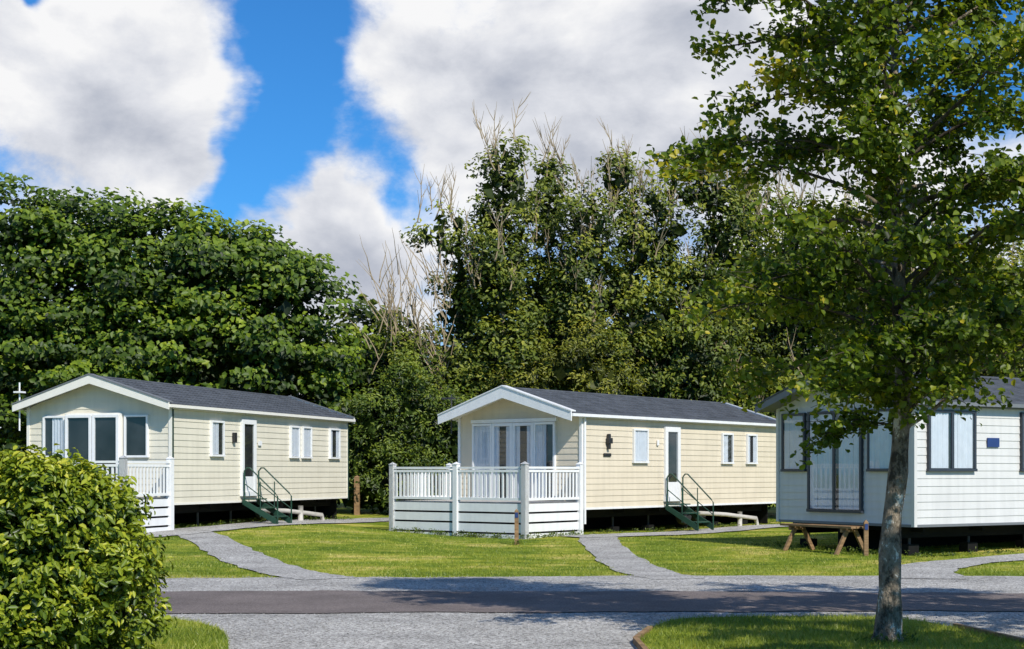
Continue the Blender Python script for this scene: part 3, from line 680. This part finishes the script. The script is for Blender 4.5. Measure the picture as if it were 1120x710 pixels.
def neartree(name,base,hmax,trunkpts,prof,seed,nlimb,crown_c,dens=1.0,hexa=True,ls=(.05,.09)):
    random.seed(seed)
    E=empty(name,(base[0],base[1],0)); mb=MB()
    pts=[Vector(p) for p in trunkpts]
    zs=[p.z for p in pts]; rad0=[.132,.112,.090,.080,.066,.052,.042,.032,.020,.008]
    Q=[];RR=[]
    for k in range(46):
        z=-.05+(hmax-.1)*k/45
        Q.append(Vector((float(np.interp(z,zs,[p.x for p in pts]))+.012*math.sin(z*5.1),float(np.interp(z,zs,[p.y for p in pts]))+.012*math.cos(z*4.3),z)))
        RR.append(float(np.interp(z,zs,rad0))*(1+.06*math.sin(z*9)+random.uniform(-.05,.05)))
    mb.tube(Q,RR,M_bark,14)
    for k in range(6):
        a=k*1.05+.3; mb.tube([(math.cos(a)*.19,math.sin(a)*.19,-.05),(math.cos(a)*.11,math.sin(a)*.11,.07),(math.cos(a)*.05,math.sin(a)*.05,.30)],[.03,.042,.028],M_bark,6)
    def tp(z): return Vector((float(np.interp(z,zs,[p.x for p in pts])),float(np.interp(z,zs,[p.y for p in pts])),z))
    def R(z): return float(np.interp(z,[p[0] for p in prof],[p[1] for p in prof]))
    LP=[];LT=[]
    for i in range(nlimb):
        z0=1.95+(hmax-2.4)*((i+random.random())/nlimb)**1.05; p=tp(z0); a=i*2.4+random.uniform(-.5,.5)
        z1=z0+random.uniform(-.1,1.1); l=R(z1)*random.uniform(.45,1.05)
        end=Vector((p.x+crown_c[0]*min(1,(z0-1.9))+math.cos(a)*l*(1.08 if math.cos(a)>0 and z0>3 else 1),p.y+math.sin(a)*l,z1))
        r0=.007+.009*l*random.uniform(.6,1.2); q=[]
        K=7
        for j in range(K+1):
            t=j/K; c=p.lerp(end,t); c.z+=math.sin(t*math.pi)*.12*l - .08*l*t*t; c+=Vector((random.uniform(-.05,.05),random.uniform(-.05,.05),random.uniform(-.03,.03)))*(j>0)*l*.6; q.append(c)
        mb.tube(q,[r0*(1-j/K)+.003 for j in range(K+1)],M_barkd if i%3 else M_bark,6)
        tonel=random.gauss(0,.09)
        low=1.25 if z0<4.6 else 1.0
        for k in range(int(19*dens*low)):
            t=random.uniform(.12,1)**.75; jj=min(K-1,int(t*K)); s0=q[jj].lerp(q[jj+1],t*K-jj)
            d=Vector((math.cos(a)+random.uniform(-1.2,1.2),math.sin(a)+random.uniform(-1.2,1.2),random.uniform(-.5,.7))).normalized(); tl=random.uniform(.2,.6)
            e1=s0+d*tl*.5; e2=s0+d*tl+Vector((0,0,-.10*tl))
            mb.tube([s0,e1,e2],[.005,.004,.002],M_barkd,3,cap=False)
            for m in range(random.randint(15,27)):
                u=random.uniform(.15,1.08); b=s0.lerp(e2,u); LP.append((b.x+random.gauss(0,.055),b.y+random.gauss(0,.055),b.z+random.gauss(0,.045)))
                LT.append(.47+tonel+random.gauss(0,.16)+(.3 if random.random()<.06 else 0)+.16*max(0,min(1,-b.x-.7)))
    mb.obj('trunk_and_branches',E,smooth=True)
    P=np.array(LP); N_=len(P); Nn=rng.normal(size=(N_,3))*.6+np.array([0.2,-.5,.6])
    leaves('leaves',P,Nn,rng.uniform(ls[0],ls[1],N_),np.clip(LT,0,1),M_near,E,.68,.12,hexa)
    return E
prof=[(1.8,.5),(2.2,1.1),(2.7,1.6),(3.2,2.0),(3.8,2.1),(4.6,1.9),(5.4,1.85),(6.2,1.85),(7.2,1.6),(8.4,.5)]
tp_=[(0,0,-.05),(.01,0,.35),(.06,.02,1.235),(.165,.03,2.17),(.12,0,3.19),(.10,-.03,4.3),(.04,0,5.14),(.12,.03,6.0),(.1,0,7.2),(.1,0,8.3)]
neartree('birch_tree',(3.5,13.65),8.4,tp_,prof,11,108,(-.08,0))
neartree('birch_tree',(6.5,8.7),7.2,tp_,prof,23,32,(0,0),.8,False,(.09,.13))
neartree('birch_tree',(8.2,13.0),7.6,tp_,prof,31,44,(0,0),.9,False,(.09,.13))

E=empty('laurel_bush',(-4.05,12.1,0))
lb=[(0,0,.95,1.12,1.0,.88),(.5,-.1,.75,.72,.7,.6),(-.6,-.2,.9,.9,.8,.8),(.3,-.3,1.25,.6,.6,.52),(-.35,-.3,1.3,.6,.6,.5),(.72,.1,.42,.5,.6,.42),(-.1,-.6,.55,.9,.5,.5)]
for i in range(16):
    a=random.uniform(-.6,math.pi+.6); b=random.uniform(-.9,.1); lb.append((1.05*math.cos(a)*.85,b*.9,.95+.75*math.sin(a)*.85*(1 if math.sin(a)>0 else .8),.26,.26,.22))
Ps=[];Ns=[];Ts=[]
for (cx,cy,cz,rx,ry,rz) in lb:
    n=int(380*rx*rz/.9)+60
    d=nrm(rng.normal(size=(n,3))); C=np.array([cx,cy,cz])+d*np.array([rx,ry,rz])*rng.uniform(.80,1.08,n)[:,None]
    ax=nrm(d*.8+np.array([.1,-.15,.8])+rng.normal(size=(n,3))*.3)
    tn=.12*np.sin(C[:,0]*7+C[:,2]*5)*np.sin(C[:,1]*6+C[:,2]*8)+rng.normal(0,.08,n)
    for k in range(12):
        r1=nrm(np.cross(ax,rng.normal(size=(n,3)))); 
        back=rng.uniform(0,.13,n)[:,None]; P=C-ax*back+r1*rng.uniform(.015,.06,n)[:,None]
        Ns.append(ax*.8+r1*.4+rng.normal(size=(n,3))*.22); Ps.append(P)
        Ts.append(.60-back[:,0]*3.0+rng.normal(0,.12,n)+d[:,2]*.14+tn)  # darker down each shoot and in hollows: shade put into leaf tone
P=np.concatenate(Ps);Nn=np.concatenate(Ns);T=np.clip(np.concatenate(Ts),0,1); k=P[:,2]>.02
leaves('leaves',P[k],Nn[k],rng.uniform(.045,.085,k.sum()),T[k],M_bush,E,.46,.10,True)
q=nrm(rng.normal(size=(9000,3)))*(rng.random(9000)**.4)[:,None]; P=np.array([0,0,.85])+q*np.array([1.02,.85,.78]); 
leaves('inner_shade_leaves',P,rng.normal(size=P.shape),rng.uniform(.06,.11,len(P)),np.clip(rng.normal(.12,.08,len(P)),0,1),M_bush,E,.5,.1,True)  # dark filler leaves carry the bush's inner shade in their tone
mb=MB()
for i in range(26):
    a=random.uniform(0,6.28); r_=random.uniform(.4,.9); mb.tube([(0+.1*math.cos(a),.1*math.sin(a),0),(math.cos(a)*r_*.5,math.sin(a)*r_*.5,.6),(math.cos(a)*r_,math.sin(a)*r_,1.3)],[.02,.014,.006],M_barkd,5)
mb.obj('stems',E)

# ------------------------------------------------------------------ light + sky
SUN=Vector((.52,-.854,0)).normalized(); EL=math.radians(42)
sd=Vector((SUN.x*math.cos(EL),SUN.y*math.cos(EL),math.sin(EL)))
L=bpy.data.lights.new('sun','SUN'); L.energy=5.0; L.angle=math.radians(.5); L.color=(1,.95,.86)
lo=bpy.data.objects.new('sun',L); lo.rotation_euler=(-sd).to_track_quat('-Z','Y').to_euler(); link(lo)
w=bpy.data.worlds.new('World'); S.world=w; w.use_nodes=True; nt=w.node_tree; nt.nodes.clear()
try:
    w.cycles.sampling_method='MANUAL'; w.cycles.sample_map_resolution=256
except Exception as ex: print(ex)
out=nt.nodes.new('ShaderNodeOutputWorld')
sky=nt.nodes.new('ShaderNodeTexSky'); sky.sky_type='NISHITA'; sky.sun_disc=False; sky.sun_elevation=EL; sky.sun_rotation=math.atan2(sd.x,sd.y)
sky.air_density=1.0; sky.dust_density=.4; sky.ozone_density=3
tint=nt.nodes.new('ShaderNodeMixRGB'); tint.blend_type='MULTIPLY'; tint.inputs[0].default_value=1; tint.inputs[2].default_value=(.24,.70,1.12,1)
nt.links.new(sky.outputs[0],tint.inputs[1])
bg1=nt.nodes.new('ShaderNodeBackground'); bg1.inputs[1].default_value=.122; nt.links.new(tint.outputs[0],bg1.inputs[0])
tc=nt.nodes.new('ShaderNodeTexCoord'); dirn=tc.outputs['Generated']
def math_(op,a,b=None,c=None):
    n=nt.nodes.new('ShaderNodeMath'); n.operation=op
    for i,vv in enumerate((a,b,c)):
        if vv is None: continue
        if isinstance(vv,(int,float)): n.inputs[i].default_value=vv
        else: nt.links.new(vv,n.inputs[i])
    return n.outputs[0]
def noise(scale,detail,rough,offs=(0,0,0),dist=0,sq=1.6):
    mp=nt.nodes.new('ShaderNodeMapping'); mp.inputs['Location'].default_value=offs; mp.inputs['Scale'].default_value=(1,1,sq)
    nt.links.new(dirn,mp.inputs[0]); n=nt.nodes.new('ShaderNodeTexNoise'); n.inputs['Scale'].default_value=scale; n.inputs['Detail'].default_value=detail; n.inputs['Roughness'].default_value=rough; n.inputs['Distortion'].default_value=dist
    nt.links.new(mp.outputs[0],n.inputs['Vector']); return n.outputs['Fac']
nw=nt.nodes.new('ShaderNodeTexNoise'); nw.inputs['Scale'].default_value=10; nw.inputs['Detail'].default_value=4; nw.inputs['Roughness'].default_value=.6
nt.links.new(dirn,nw.inputs['Vector'])
vm=nt.nodes.new('ShaderNodeVectorMath'); vm.operation='SUBTRACT'; nt.links.new(nw.outputs['Color'],vm.inputs[0]); vm.inputs[1].default_value=(.5,.5,.5)
vs_=nt.nodes.new('ShaderNodeVectorMath'); vs_.operation='SCALE'; vs_.inputs['Scale'].default_value=.11; nt.links.new(vm.outputs[0],vs_.inputs[0])
va=nt.nodes.new('ShaderNodeVectorMath'); va.operation='ADD'; nt.links.new(dirn,va.inputs[0]); nt.links.new(vs_.outputs[0],va.inputs[1])
wd=va.outputs[0]
def blob(c,rad,amp):
    c=Vector(c).normalized()
    d=nt.nodes.new('ShaderNodeVectorMath'); d.operation='DISTANCE'; nt.links.new(wd,d.inputs[0]); d.inputs[1].default_value=c
    mr=nt.nodes.new('ShaderNodeMapRange'); mr.interpolation_type='SMOOTHSTEP'; mr.inputs['From Min'].default_value=0; mr.inputs['From Max'].default_value=rad; mr.inputs['To Min'].default_value=amp; mr.inputs['To Max'].default_value=0
    nt.links.new(d.outputs['Value'],mr.inputs['Value']); return mr.outputs[0]
dens=noise(6.5,8,.64,(.3,.1,.7),.2)
B=[(-.145,.30,.064,-.36),(-.145,.25,.048,-.32),(-.17,.21,.048,-.28),(-.075,.185,.035,-.20),(-.20,.195,.045,-.20),(.33,.28,.06,-.35),(-.33,.325,.025,-.5),
   (-.29,.28,.13,.35),(-.25,.26,.075,.25),(.0,.27,.12,.35),(-.065,.26,.06,.22),(.10,.26,.16,.4),(-.125,.175,.05,.4),(-.11,.13,.08,.45),(-.13,.09,.08,.5),(-.20,.14,.06,.25),(.22,.2,.12,.3)]
acc=dens
for (a,e,r_,am) in B: acc=math_('ADD',acc,blob((a,1,e),r_,am))
acc=math_('ADD',acc,blob((.2,-1,.6),1.7,-.5)); acc=math_('ADD',acc,blob((0,-.2,1),.9,-.25))
mask=nt.nodes.new('ShaderNodeMapRange'); mask.interpolation_type='SMOOTHSTEP'; mask.inputs['From Min'].default_value=.38; mask.inputs['From Max'].default_value=.68
nt.links.new(acc,mask.inputs['Value'])
n2=noise(6.5,3,.55,(.27,.1,.78),.2)
lit=math_('ADD',math_('MULTIPLY',math_('SUBTRACT',dens,n2),1.3),noise(3.6,5,.52,(2,1,4.3),.3))
thick=nt.nodes.new('ShaderNodeMapRange'); thick.inputs['From Min'].default_value=.6; thick.inputs['From Max'].default_value=1.2; thick.inputs['To Min'].default_value=.15; thick.inputs['To Max'].default_value=-.05
nt.links.new(acc,thick.inputs['Value']); lit=math_('ADD',lit,thick.outputs[0])
cr=ramp(nt,[(.28,(.46,.50,.60)),(.42,(.63,.66,.74)),(.56,(.82,.84,.90)),(.72,(1.04,1.04,1.05))]); nt.links.new(lit,cr.inputs[0])
bg2=nt.nodes.new('ShaderNodeBackground'); bg2.inputs[1].default_value=.90; nt.links.new(cr.outputs[0],bg2.inputs[0])
mx=nt.nodes.new('ShaderNodeMixShader'); nt.links.new(mask.outputs[0],mx.inputs[0]); nt.links.new(bg1.outputs[0],mx.inputs[1]); nt.links.new(bg2.outputs[0],mx.inputs[2])
nt.links.new(mx.outputs[0],out.inputs[0])

cam=bpy.data.cameras.new('camera'); co=bpy.data.objects.new('camera',cam); link(co)
co.location=(0,0,EYE); co.rotation_euler=(math.radians(90),0,0)
cam.sensor_width=36; cam.lens=1600/1120*36; cam.shift_y=.1446; cam.clip_end=4000; cam.clip_start=.1
S.camera=co
S.view_settings.view_transform='Standard'; S.view_settings.look='None'; S.view_settings.exposure=0
